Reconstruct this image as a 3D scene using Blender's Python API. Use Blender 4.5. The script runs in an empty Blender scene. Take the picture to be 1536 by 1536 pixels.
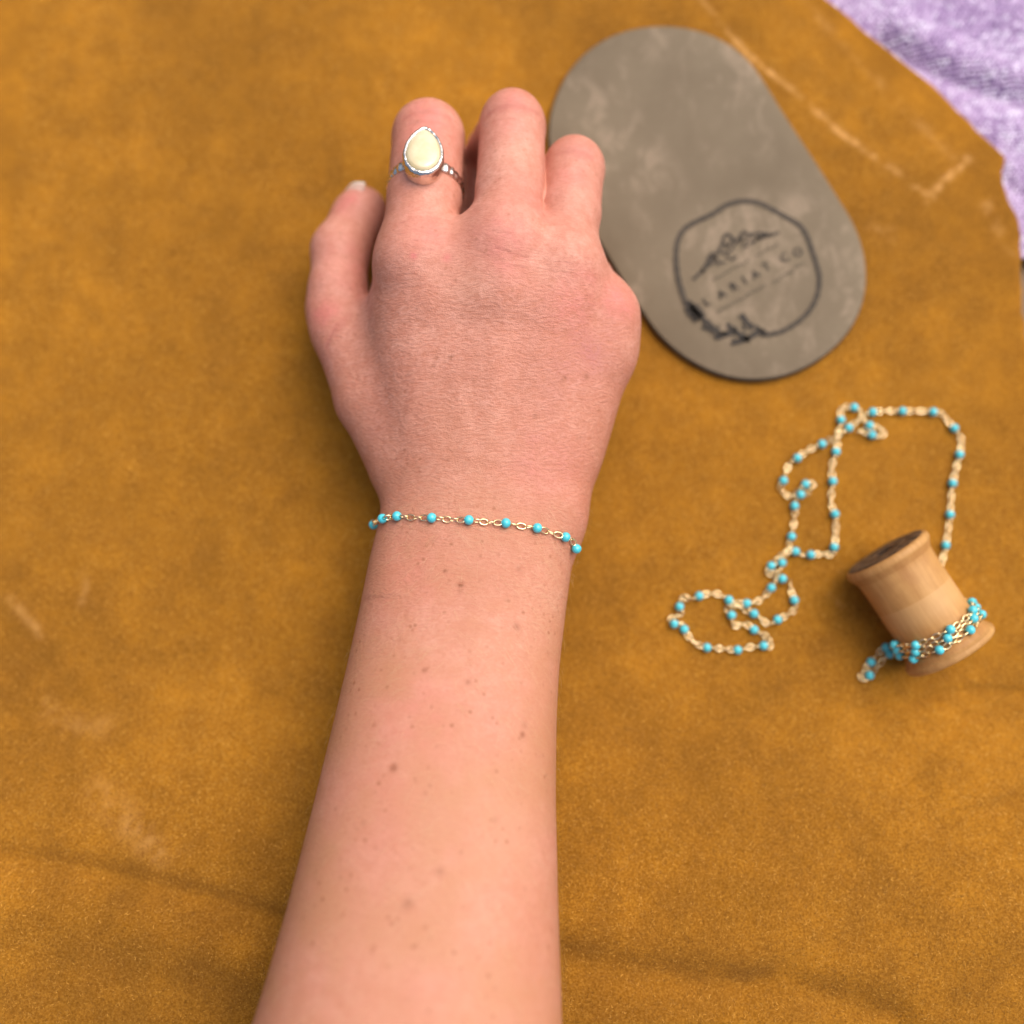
import bpy, math, random
import numpy as np
from mathutils import Vector, Matrix

random.seed(7)
RNG = np.random.default_rng(7)
scene = bpy.context.scene
COL = scene.collection
S = 0.01                      # everything is laid out in centimetres and built in metres

# ------------------------------------------------------------------ camera, sky, sun, exposure
H = 30.0                      # camera height above the hide (cm)
TILT = math.radians(9.0)      # off vertical, looking slightly forward
FPX = 1536.0
ST, CT = math.sin(TILT), math.cos(TILT)
CAM = np.array([0.0, -H * ST / CT, H])

cam_data = bpy.data.cameras.new('camera')
cam = bpy.data.objects.new('camera', cam_data)
COL.objects.link(cam)
cam.location = CAM * S
cam.rotation_euler = (TILT, 0, 0)
cam_data.sensor_width = 36.0
cam_data.lens = 36.0
cam_data.clip_start = 0.01
cam_data.clip_end = 50.0
cam_data.dof.use_dof = True
cam_data.dof.focus_distance = 25.8 * S
cam_data.dof.aperture_fstop = 3.9
scene.camera = cam

SUN_EL, SUN_AZ = math.radians(60), math.radians(48)     # azimuth from +Y towards +X
world = bpy.data.worlds.new('World')
scene.world = world
world.use_nodes = True
wn = world.node_tree.nodes
sky = wn.new('ShaderNodeTexSky')
sky.sky_type = 'NISHITA'
sky.sun_disc = False
sky.sun_elevation = SUN_EL
sky.sun_rotation = SUN_AZ
sky.air_density = 0.7
sky.dust_density = 7.0
sky.ozone_density = 1.0
bg = wn['Background']
bg.inputs['Strength'].default_value = 0.105
world.node_tree.links.new(sky.outputs[0], bg.inputs[0])

sun_data = bpy.data.lights.new('sun', 'SUN')
sun_data.energy = 1.1
sun_data.angle = math.radians(70)
sun_data.color = (1.0, 0.95, 0.86)
sun = bpy.data.objects.new('sun', sun_data)
COL.objects.link(sun)
sd = Vector((math.sin(SUN_AZ) * math.cos(SUN_EL), math.cos(SUN_AZ) * math.cos(SUN_EL), math.sin(SUN_EL)))
sun.rotation_euler = sd.to_track_quat('Z', 'Y').to_euler()
sun.location = (0.3, 0.3, 1)

vs = scene.view_settings
vs.view_transform = 'Standard'
vs.look = 'None'
vs.gamma = 1.0
vs.exposure = 0.78


# ------------------------------------------------------------------ helpers
def at(px, py, z):
    """the point of the horizontal plane z that stands at photograph pixel (px, py)"""
    u = (px - 768.0) / FPX
    v = -(py - 768.0) / FPX
    d = np.array([u, v * CT + ST, v * ST - CT])
    return CAM + d * ((z - H) / d[2])


def depth(p):
    return float((np.asarray(p) - CAM) @ np.array([0, ST, -CT]))


def pixr(px, py, z, r):
    """a length of r photograph pixels at that point, in cm"""
    return r * depth(at(px, py, z)) / FPX


def vnoise(x, y, cell, seed):
    """smooth value noise in -1..1"""
    r = np.random.default_rng(seed)
    n = 256
    g = r.uniform(-1, 1, (n, n))
    X = np.asarray(x) / cell + 100.3
    Y = np.asarray(y) / cell + 100.7
    i = np.floor(X).astype(int)
    j = np.floor(Y).astype(int)
    fx, fy = X - i, Y - j
    fx = fx * fx * fx * (fx * (fx * 6 - 15) + 10)
    fy = fy * fy * fy * (fy * (fy * 6 - 15) + 10)
    a = g[i % n, j % n] * (1 - fx) + g[(i + 1) % n, j % n] * fx
    b = g[i % n, (j + 1) % n] * (1 - fx) + g[(i + 1) % n, (j + 1) % n] * fx
    return a * (1 - fy) + b * fy


def new_mesh(name, verts, faces, smooth=True):
    me = bpy.data.meshes.new(name)
    v = np.asarray(verts, dtype=float) * S
    if isinstance(faces, np.ndarray):
        k = faces.shape[1]
        me.vertices.add(len(v))
        me.vertices.foreach_set('co', v.astype(np.float32).ravel())
        me.loops.add(faces.size)
        me.loops.foreach_set('vertex_index', faces.astype(np.int32).ravel())
        me.polygons.add(len(faces))
        me.polygons.foreach_set('loop_start', np.arange(0, faces.size, k, dtype=np.int32))
        me.polygons.foreach_set('loop_total', np.full(len(faces), k, dtype=np.int32))
        me.update(calc_edges=True)
        me.validate()
    else:
        me.from_pydata([tuple(p) for p in v], [], faces)
        me.update()
    if smooth:
        me.polygons.foreach_set('use_smooth', [True] * len(me.polygons))
    return me


def link_obj(name, me, mat=None, parent=None, loc=(0, 0, 0)):
    o = bpy.data.objects.new(name, me)
    COL.objects.link(o)
    o.location = Vector(loc) * S
    if mat is not None:
        me.materials.append(mat)
    if parent is not None:
        o.parent = parent
    return o


def obj(name, verts, faces, mat, parent=None, origin=(0, 0, 0), smooth=True):
    """verts are in scene cm; the object's origin is put at origin (scene cm)"""
    me = new_mesh(name, np.asarray(verts, float) - np.asarray(origin, float), faces, smooth)
    loc = np.asarray(origin, float)
    if parent is not None:
        loc = loc - np.array(parent.location) / S
    return link_obj(name, me, mat, parent, loc)


def tag(o, label, cat, group=None, kind=None):
    o['label'] = label
    o['category'] = cat
    if group:
        o['group'] = group
    if kind:
        o['kind'] = kind
    return o


def empty(name, loc, label, cat):
    o = bpy.data.objects.new(name, None)
    COL.objects.link(o)
    o.location = Vector(loc) * S
    o.empty_display_size = 0.01
    return tag(o, label, cat)


def add_attr(me, name, values):
    a = me.attributes.new(name, 'FLOAT', 'POINT')
    a.data.foreach_set('value', np.asarray(values, np.float32))


class NT:
    """small node-tree builder"""
    def __init__(self, name):
        self.mat = bpy.data.materials.new(name)
        self.mat.use_nodes = True
        self.t = self.mat.node_tree
        self.b = self.t.nodes['Principled BSDF']

    def n(self, kind, **kw):
        nd = self.t.nodes.new(kind)
        for k, v in kw.items():
            setattr(nd, k, v)
        return nd

    def l(self, a, b):
        self.t.links.new(a, b)

    def coord(self, scale=(1, 1, 1)):
        tc = self.n('ShaderNodeTexCoord')
        mp = self.n('ShaderNodeMapping')
        mp.inputs['Scale'].default_value = scale
        self.l(tc.outputs['Object'], mp.inputs[0])
        return mp.outputs[0]

    def noise(self, scale, detail=4, rough=0.55, co=None, dist=0.0):
        nd = self.n('ShaderNodeTexNoise')
        nd.inputs['Scale'].default_value = scale
        nd.inputs['Detail'].default_value = detail
        nd.inputs['Roughness'].default_value = rough
        nd.inputs['Distortion'].default_value = dist
        self.l(co if co is not None else self.coord(), nd.inputs['Vector'])
        return nd.outputs['Fac']

    def voro(self, scale, feature='F1', co=None, out='Distance', rand=1.0):
        nd = self.n('ShaderNodeTexVoronoi', feature=feature)
        nd.inputs['Scale'].default_value = scale
        nd.inputs['Randomness'].default_value = rand
        self.l(co if co is not None else self.coord(), nd.inputs['Vector'])
        return nd.outputs[out]

    def rng(self, v, a, b, c=0.0, d=1.0):
        nd = self.n('ShaderNodeMapRange')
        self.l(v, nd.inputs[0])
        for i, x in enumerate((a, b, c, d)):
            nd.inputs[i + 1].default_value = x
        return nd.outputs[0]

    def math(self, op, a, b):
        nd = self.n('ShaderNodeMath', operation=op)
        for i, x in enumerate((a, b)):
            if isinstance(x, (int, float)):
                nd.inputs[i].default_value = x
            else:
                self.l(x, nd.inputs[i])
        return nd.outputs[0]

    def mix(self, f, a, b, mode='MIX'):
        nd = self.n('ShaderNodeMix', data_type='RGBA', blend_type=mode)
        for sock, x in ((nd.inputs[0], f), (nd.inputs[6], a), (nd.inputs[7], b)):
            if isinstance(x, (int, float)):
                sock.default_value = x
            elif isinstance(x, tuple):
                sock.default_value = (*x, 1)
            else:
                self.l(x, sock)
        return nd.outputs[2]

    def attr(self, name):
        return self.n('ShaderNodeAttribute', attribute_name=name).outputs['Fac']

    def bump(self, h, strength, dist, prev=None):
        nd = self.n('ShaderNodeBump')
        nd.inputs['Strength'].default_value = strength
        nd.inputs['Distance'].default_value = dist
        self.l(h, nd.inputs['Height'])
        if prev is not None:
            self.l(prev, nd.inputs['Normal'])
        return nd.outputs[0]

    def set(self, **kw):
        for k, v in kw.items():
            s = self.b.inputs[k.replace('_', ' ')]
            if isinstance(v, (int, float)):
                s.default_value = v
            elif isinstance(v, tuple):
                s.default_value = (*v, 1) if len(s.default_value) == 4 else v
            else:
                self.l(v, s)
        return self.mat


# ------------------------------------------------------------------ materials
def mat_leather():
    m = NT('suede')
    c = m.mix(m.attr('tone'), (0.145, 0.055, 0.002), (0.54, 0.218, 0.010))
    blot = m.noise(95, 6, 0.65)
    c = m.mix(m.rng(blot, 0.35, 0.7), c, m.mix(0.62, c, (0.17, 0.062, 0.005)))
    grain = m.noise(1700, 3, 0.7)
    c = m.mix(m.rng(grain, 0.35, 0.75), m.mix(0.6, c, (0.13, 0.046, 0.004)), m.mix(0.22, c, (0.70, 0.38, 0.07)))
    c = m.mix(m.attr('scuff'), c, (0.70, 0.38, 0.13))
    h = m.noise(900, 5, 0.75)
    n = m.bump(h, 0.55, 0.0006)
    n = m.bump(blot, 0.3, 0.001, n)
    return m.set(Base_Color=c, Roughness=0.95, Specular_IOR_Level=0.12, Normal=n,
                 Sheen_Weight=0.10, Sheen_Roughness=0.5, Sheen_Tint=(1.0, 0.75, 0.35))


def mat_fibre():
    m = NT('suede_fibre')
    c = m.mix(m.attr('shade'), (0.14, 0.054, 0.003), (0.66, 0.34, 0.06))
    return m.set(Base_Color=c, Roughness=0.8, Specular_IOR_Level=0.2)


def mat_edge():
    m = NT('cut_hide_edge')
    return m.set(Base_Color=m.mix(m.noise(600), (0.30, 0.14, 0.03), (0.5, 0.27, 0.08)), Roughness=0.95)


def mat_yarn():
    m = NT('heather_yarn')
    r = m.n('ShaderNodeValToRGB')
    m.l(m.attr('shade'), r.inputs[0])
    cr = r.color_ramp
    cr.elements[0].position = 0.0
    cr.elements[0].color = (0.12, 0.075, 0.17, 1)
    cr.elements[1].position = 1.0
    cr.elements[1].color = (0.80, 0.73, 0.87, 1)
    for p, k in ((0.25, (0.28, 0.18, 0.36, 1)), (0.55, (0.45, 0.31, 0.53, 1)), (0.8, (0.60, 0.46, 0.67, 1))):
        e = cr.elements.new(p)
        e.color = k
    n = m.bump(m.noise(2500, 3), 0.5, 0.0004)
    return m.set(Base_Color=r.outputs[0], Roughness=0.9, Sheen_Weight=0.3, Normal=n)


def mat_table():
    m = NT('brown_board')
    co = m.coord((1, 12, 1))
    return m.set(Base_Color=m.mix(m.noise(40, 6, 0.6, co), (0.10, 0.055, 0.02), (0.2, 0.11, 0.04)), Roughness=0.6)


def mat_skin():
    m = NT('skin')
    base = m.mix(m.rng(m.noise(55, 4, 0.55), 0.3, 0.7), (0.64, 0.318, 0.238), (0.56, 0.235, 0.170))
    base = m.mix(m.rng(m.noise(330, 5, 0.7), 0.38, 0.66, 0, 0.7), base, (0.46, 0.165, 0.105))
    base = m.mix(m.attr('tan'), base, (0.47, 0.215, 0.115))
    base = m.mix(m.attr('red'), base, (0.62, 0.165, 0.155))
    base = m.mix(m.attr('pale'), base, (0.66, 0.40, 0.28))
    base = m.mix(m.attr('mauve'), base, (0.44, 0.15, 0.145))
    # small faint freckles
    vd = m.voro(380)
    spots = m.math('MULTIPLY', m.rng(vd, 0.10, 0.26, 1, 0), m.rng(m.noise(130, 2), 0.46, 0.62))
    base = m.mix(m.math('MULTIPLY', spots, m.math('ADD', 0.40, m.math('MULTIPLY', m.attr('tan'), 0.45))), base, (0.28, 0.095, 0.04))
    base = m.mix(m.attr('mole'), base, (0.19, 0.05, 0.017))
    # fine transverse lines, pores and the lattice of skin texture
    wob = m.noise(70, 2)
    tc = m.n('ShaderNodeTexCoord')
    add = m.n('ShaderNodeVectorMath', operation='MULTIPLY_ADD')
    m.l(wob, add.inputs[0])
    add.inputs[1].default_value = (0.0015, 0.0035, 0.0015)
    m.l(tc.outputs['Object'], add.inputs[2])
    mp = m.n('ShaderNodeMapping')
    mp.inputs['Scale'].default_value = (0.40, 1.0, 0.6)
    m.l(add.outputs[0], mp.inputs[0])
    lines = m.rng(m.noise(1500, 3, 0.6, mp.outputs[0]), 0.36, 0.62)
    cell = m.rng(m.voro(2300, 'DISTANCE_TO_EDGE', add.outputs[0]), 0.0, 0.25)
    amp = m.rng(m.attr('line'), 0, 1, 0.03, 1.0)
    hh = m.math('MULTIPLY', m.math('ADD', lines, m.math('MULTIPLY', cell, 0.45)), amp)
    inv = m.math('MULTIPLY', m.math('SUBTRACT', 1.0, lines), m.math('MULTIPLY', amp, 0.56))
    base = m.mix(inv, base, (0.46, 0.17, 0.10))
    base = m.mix(m.rng(m.noise(1300, 2, 0.6), 0.5, 0.75, 0, 0.4), base, (0.44, 0.17, 0.10))
    n = m.bump(hh, 0.5, 0.00025)
    n = m.bump(m.noise(420, 3, 0.6), 0.12, 0.0005, n)
    crease = m.attr('crease')
    n = m.bump(m.math('SUBTRACT', 1.0, crease), 0.36, 0.0005, n)
    base = m.mix(m.math('MULTIPLY', crease, 0.75), base, (0.45, 0.15, 0.11))
    return m.set(Base_Color=base, Roughness=m.rng(m.noise(300, 2), 0.3, 0.7, 0.48, 0.62), Specular_IOR_Level=0.4,
                 Subsurface_Weight=0.08, Subsurface_Radius=(1.0, 0.32, 0.18), Subsurface_Scale=0.0035, Normal=n)


def mat_simple(name, c1, c2, sc, rough, metal=0.0, bump=0.0, bsc=300, bdist=0.0003, **kw):
    m = NT(name)
    c = m.mix(m.rng(m.noise(sc, 4), 0.3, 0.7), c1, c2)
    d = dict(Base_Color=c, Roughness=rough, Metallic=metal)
    if bump:
        d['Normal'] = m.bump(m.noise(bsc, 3), bump, bdist)
    d.update(kw)
    return m.set(**d)


def mat_wood(name, k=1.0):
    m = NT(name)
    co = m.coord((1, 1, 0.12))       # the grain runs along the turned axis
    c = m.mix(m.rng(m.noise(420, 6, 0.65, co), 0.3, 0.7), (0.38 * k, 0.185 * k, 0.052 * k), (0.55 * k, 0.305 * k, 0.105 * k))
    c = m.mix(m.rng(m.noise(160, 3), 0.45, 0.75, 0, 0.5), c, (0.32 * k, 0.14 * k, 0.045 * k))
    c = m.mix(m.attr('band'), c, (0.56, 0.33, 0.135))
    c = m.mix(m.attr('stain'), c, (0.30, 0.12, 0.028))
    n = m.bump(m.noise(900, 4, 0.6, co), 0.25, 0.0003)
    return m.set(Base_Color=c, Roughness=0.55, Specular_IOR_Level=0.35, Normal=n)


def mat_patch():
    m = NT('grey_leather')
    c = m.mix(m.rng(m.noise(28, 5, 0.6), 0.32, 0.68), (0.140, 0.106, 0.067), (0.192, 0.150, 0.098))
    scr = m.math('MULTIPLY', m.rng(m.noise(75, 6, 0.75, m.coord((1.6, 0.9, 1)), 0.6), 0.50, 0.68), m.rng(m.noise(26, 2), 0.38, 0.58))
    c = m.mix(m.math('MULTIPLY', scr, 0.9), c, (0.31, 0.235, 0.165))
    c = m.mix(m.rng(m.noise(900, 3), 0.3, 0.75, 0, 0.3), c, (0.14, 0.11, 0.07))
    n = m.bump(m.noise(700, 5, 0.7), 0.35, 0.0004)
    return m.set(Base_Color=c, Roughness=0.8, Specular_IOR_Level=0.25, Normal=n)


M_LEATHER, M_FIBRE, M_EDGE, M_YARN, M_TABLE, M_SKIN = mat_leather(), mat_fibre(), mat_edge(), mat_yarn(), mat_table(), mat_skin()
M_WOOD = mat_wood('turned_wood')
M_PATCH = mat_patch()
M_PATCH_EDGE = mat_simple('dark_leather_edge', (0.05, 0.04, 0.03), (0.09, 0.07, 0.05), 300, 0.8, bump=0.3)
M_INK2 = mat_simple('light_burnt_print', (0.032, 0.025, 0.018), (0.065, 0.05, 0.035), 700, 0.85)
M_INK = mat_simple('burnt_print', (0.022, 0.018, 0.014), (0.05, 0.04, 0.03), 500, 0.85)
M_INK_FAINT = mat_simple('faint_print', (0.07, 0.055, 0.036), (0.12, 0.095, 0.062), 900, 0.85)
M_GOLD = mat_simple('gold', (1.0, 0.82, 0.50), (1.0, 0.78, 0.42), 200, 0.18, 1.0)
M_BEAD = mat_simple('turquoise_enamel', (0.055, 0.50, 0.60), (0.085, 0.58, 0.66), 500, 0.28, Coat_Weight=0.4, Coat_Roughness=0.1)
M_SILVER = mat_simple('hammered_silver', (0.90, 0.85, 0.76), (0.74, 0.69, 0.61), 300, 0.24, 1.0, bump=0.55, bsc=420, bdist=0.0008)
M_STONE = mat_simple('cream_shell', (0.60, 0.49, 0.27), (0.72, 0.64, 0.44), 170, 0.22, bump=0.1, Subsurface_Weight=0.3,
                     Subsurface_Radius=(1.0, 0.8, 0.5), Subsurface_Scale=0.002, Coat_Weight=0.5)
M_NAIL = mat_simple('nail', (0.58, 0.35, 0.28), (0.64, 0.44, 0.36), 150, 0.3, Subsurface_Weight=0.2, Subsurface_Scale=0.002)
M_NAILTIP = mat_simple('nail_edge', (0.66, 0.55, 0.47), (0.72, 0.62, 0.54), 150, 0.35)
M_DARKEND = mat_simple('dark_spool_end', (0.008, 0.005, 0.003), (0.20, 0.11, 0.05), 420, 0.7, bump=0.4, bsc=600, bdist=0.0006)
M_HOLE = mat_simple('spool_bore', (0.035, 0.02, 0.012), (0.06, 0.035, 0.02), 300, 0.9)


# ------------------------------------------------------------------ the setting: board, woven cloth, hide
bw = 60.0
obj('tabletop', [(-bw, -bw, -1.0), (bw, -bw, -1.0), (bw, bw, -1.0), (-bw, bw, -1.0)], [(0, 1, 2, 3)], M_TABLE, smooth=False)['kind'] = 'structure'

EDGE_PX = [(1545, 540), (1534, 470), (1530.5, 400), (1529, 336), (1512, 300), (1503, 272), (1501, 258), (1507, 246), (1508, 236), (1496, 224),
           (1470, 200), (1435, 165), (1400, 131), (1350, 92), (1300, 52), (1266, 22), (1238, 0), (1180, -50), (1080, -140), (900, -290)]
EDGE = np.array([at(x, y, 0)[:2] for x, y in EDGE_PX])
EDGE = EDGE[np.argsort(EDGE[:, 1])]


def edge_x(y):
    e = np.interp(y, EDGE[:, 1], EDGE[:, 0])
    e = np.where(y < EDGE[0, 1], EDGE[0, 0] + (EDGE[0, 1] - y) * 0.25, e)
    return e + 0.035 * vnoise(y, y * 0, 0.35, 91)


FOLDS = [  # pixel polyline, width cm, height cm (positive = crest towards the camera side, negative = valley)
    ([(-120, 1275), (0, 1292), (110, 1308), (200, 1330), (300, 1352), (420, 1388), (560, 1420)], 0.40, -0.32),
    ([(-120, 1345), (0, 1360), (200, 1392), (420, 1450)], 0.7, 0.2),
    ([(840, 1440), (950, 1462), (1060, 1480), (1200, 1488), (1340, 1530)], 0.5, -0.30),
    ([(1120, 1490), (1300, 1400), (1420, 1300), (1536, 1190)], 0.35, -0.10),
    ([(1290, 1065), (1370, 1055), (1420, 1040), (1480, 1036), (1540, 1040)], 0.16, -0.11),
    ([(1340, 1200), (1400, 1130), (1450, 1080), (1540, 1045)], 0.15, -0.09),
    ([(1400, 1240), (1450, 1222), (1540, 1200)], 0.17, -0.09),
    ([(-20, 880), (40, 925), (90, 985)], 0.3, 0.05),
]
SCUFFS = [  # pixel polyline, width cm, strength
    ([(1040, -15), (1075, 30), (1130, 90), (1200, 145), (1260, 200), (1320, 240), (1355, 268), (1394, 294)], 0.10, 0.8),
    ([(1394, 300), (1405, 283), (1440, 250), (1452, 238)], 0.12, 0.85),
    ([(1200, 0), (1260, 60), (1340, 150), (1430, 235)], 0.16, 0.22),
    ([(1480, 310), (1500, 350), (1520, 380)], 0.2, 0.35),
    ([(14, 895), (40, 925), (75, 965)], 0.13, 0.4),
    ([(150, 1190), (190, 1230), (235, 1280)], 0.35, 0.28),
    ([(125, 850), (132, 880), (122, 905)], 0.12, 0.3),
    ([(1310, 345), (1335, 352)], 0.22, 0.35),
    ([(70, 1060), (100, 1085), (160, 1090)], 0.3, 0.18),
    ([(1240, 890), (1252, 896), (1262, 910)], 0.05, 0.3),
]


def seg_dist(x, y, pts):
    d = np.full(x.shape, 1e9)
    for (a, b) in zip(pts[:-1], pts[1:]):
        a, b = np.array(a), np.array(b)
        ab = b - a
        t = np.clip(((x - a[0]) * ab[0] + (y - a[1]) * ab[1]) / (ab @ ab), 0, 1)
        d = np.minimum(d, np.hypot(x - a[0] - t * ab[0], y - a[1] - t * ab[1]))
    return d




SPOOL_END = at(1330, 828, 0)


def rise(y):
    """the hide is draped upwards towards the person"""
    t = np.clip((-3.6 - np.asarray(y, float)) / 8.5, 0, 1)
    return 2.0 * t * t * (3 - 2 * t)


def lz(x, y):
    """height of the hide's upper side"""
    x, y = np.asarray(x, float), np.asarray(y, float)
    z = rise(y) + 0.05 * vnoise(x, y, 6.0, 11) + 0.025 * vnoise(x, y, 2.2, 12) + 0.008 * vnoise(x, y, 0.7, 13)
    z = z + 0.26 * np.exp(-(((x - SPOOL_END[0]) ** 2 + (y - SPOOL_END[1]) ** 2) / 1.1 ** 2))
    for p, w, h in FOLDS_W:
        d = seg_dist(x, y, p)
        z = z + h * np.exp(-(d / w) ** 2)
    return z


def hide_at(px, py):
    z = 0.0
    for _ in range(6):
        z = float(rise(at(px, py, z)[1]))
    return tuple(at(px, py, z)[:2])


FOLDS_W = [([hide_at(*q) for q in p], w, h) for p, w, h in FOLDS]
SCUFFS_W = [([hide_at(*q) for q in p], w, s) for p, w, s in SCUFFS]


def lz1(p):
    return float(lz(np.array([p[0]]), np.array([p[1]]))[0])


HSEED = 4526  # broad dye mottle; seed chosen so its darks also paint in the person's shade


def build_hide():
    ny, nx = 520, 420
    ys = np.linspace(-24, 24, ny)
    u = np.linspace(0, 1, nx)
    XR = edge_x(ys)
    X = -24 + (XR + 24)[:, None] * u[None, :]
    Y = np.repeat(ys[:, None], nx, 1)
    Z = lz(X, Y)
    de = np.clip(XR[:, None] - X, 0, None)
    Z = Z + 0.10 * np.exp(-de / 0.8) * (0.5 + 0.5 * vnoise(X * 0, Y, 2.5, 33))
    Z = Z - 0.05 * np.exp(-(de / 0.07) ** 2)
    top = np.stack([X, Y, Z], -1).reshape(-1, 3)
    i = np.arange(ny - 1)[:, None] * nx + np.arange(nx - 1)[None, :]
    i = i.ravel()
    F = np.stack([i, i + 1, i + nx + 1, i + nx], 1)
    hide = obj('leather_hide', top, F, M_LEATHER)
    tag(hide, 'large mustard brown suede leather hide spread under the hand and jewellery', 'leather')
    x, y = top[:, 0], top[:, 1]
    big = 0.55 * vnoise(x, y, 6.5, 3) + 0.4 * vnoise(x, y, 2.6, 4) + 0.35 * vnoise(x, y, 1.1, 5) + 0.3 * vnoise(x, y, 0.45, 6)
    big = big + 0.5 * vnoise(x, y, 13.0, HSEED)  # broad dye blotches, partly shade put into the colour
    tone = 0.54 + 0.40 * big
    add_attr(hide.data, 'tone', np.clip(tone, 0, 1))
    sc = np.zeros(len(x))
    brk = 0.42 + 0.5 * vnoise(x, y, 0.17, 8) + 0.4 * vnoise(x, y, 0.6, 9)
    for p, w, s in SCUFFS_W:
        sc = np.maximum(sc, s * np.exp(-(seg_dist(x, y, p) / w) ** 2))
    add_attr(hide.data, 'scuff', np.clip(sc * brk, 0, 1))
    # the cut rim of the hide, with its thickness
    col = np.stack([X[:, -1], Y[:, -1], Z[:, -1]], 1)
    low = col - np.array([0.02, 0, 0.2])
    V = np.concatenate([col, low])
    j = np.arange(ny - 1)
    FE = np.stack([j, j + ny, j + ny + 1, j + 1], 1)
    obj('cut_edge', V, FE, M_EDGE, hide)
    # the nap: short fibres lying over the suede
    n = 170000
    fx = RNG.uniform(-15.5, 15.5, n)
    fy = RNG.uniform(-17, 18.5, n)
    keep = fx < edge_x(fy) - 0.05
    fx, fy = fx[keep], fy[keep]
    n = len(fx)
    ang = RNG.normal(1.9, 0.9, n) + 1.6 * vnoise(fx, fy, 1.6, 51)
    L = RNG.uniform(0.04, 0.12, n)
    w = RNG.uniform(0.0035, 0.0068, n)
    dx, dy = np.cos(ang) * L, np.sin(ang) * L
    bend = RNG.normal(0, 0.35, n)
    mx, my = fx + 0.5 * dx - dy * bend, fy + 0.5 * dy + dx * bend
    wx, wy = -np.sin(ang) * w, np.cos(ang) * w
    ex, ey = fx + dx, fy + dy
    z0, zm, ze = lz(fx, fy), lz(mx, my), lz(ex, ey)
    lift = RNG.uniform(0.004, 0.02, n)
    P = np.stack([
        np.stack([fx - wx, fy - wy, z0 - 0.004], 1), np.stack([fx + wx, fy + wy, z0 - 0.004], 1),
        np.stack([mx - wx, my - wy, zm + lift], 1), np.stack([mx + wx, my + wy, zm + lift], 1),
        np.stack([ex - wx * .4, ey - wy * .4, ze + lift * 0.9], 1), np.stack([ex + wx * .4, ey + wy * .4, ze + lift * 0.9], 1)], 1).reshape(-1, 3)
    k = np.arange(n)[:, None] * 6
    FQ = np.concatenate([k + np.array([[0, 1, 3, 2]]), k + np.array([[2, 3, 5, 4]])])
    nap = obj('nap', P, FQ, M_FIBRE, hide)
    nap['kind'] = 'stuff'
    tn = 0.5 + 0.3 * (0.5 * vnoise(fx, fy, 13.0, HSEED) + 0.55 * vnoise(fx, fy, 6.5, 3) + 0.4 * vnoise(fx, fy, 2.6, 4) + 0.35 * vnoise(fx, fy, 1.1, 5))  # fibres follow the hide's mottle, painted shade included
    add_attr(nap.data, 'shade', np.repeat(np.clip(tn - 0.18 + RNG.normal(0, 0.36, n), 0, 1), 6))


build_hide()


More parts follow.
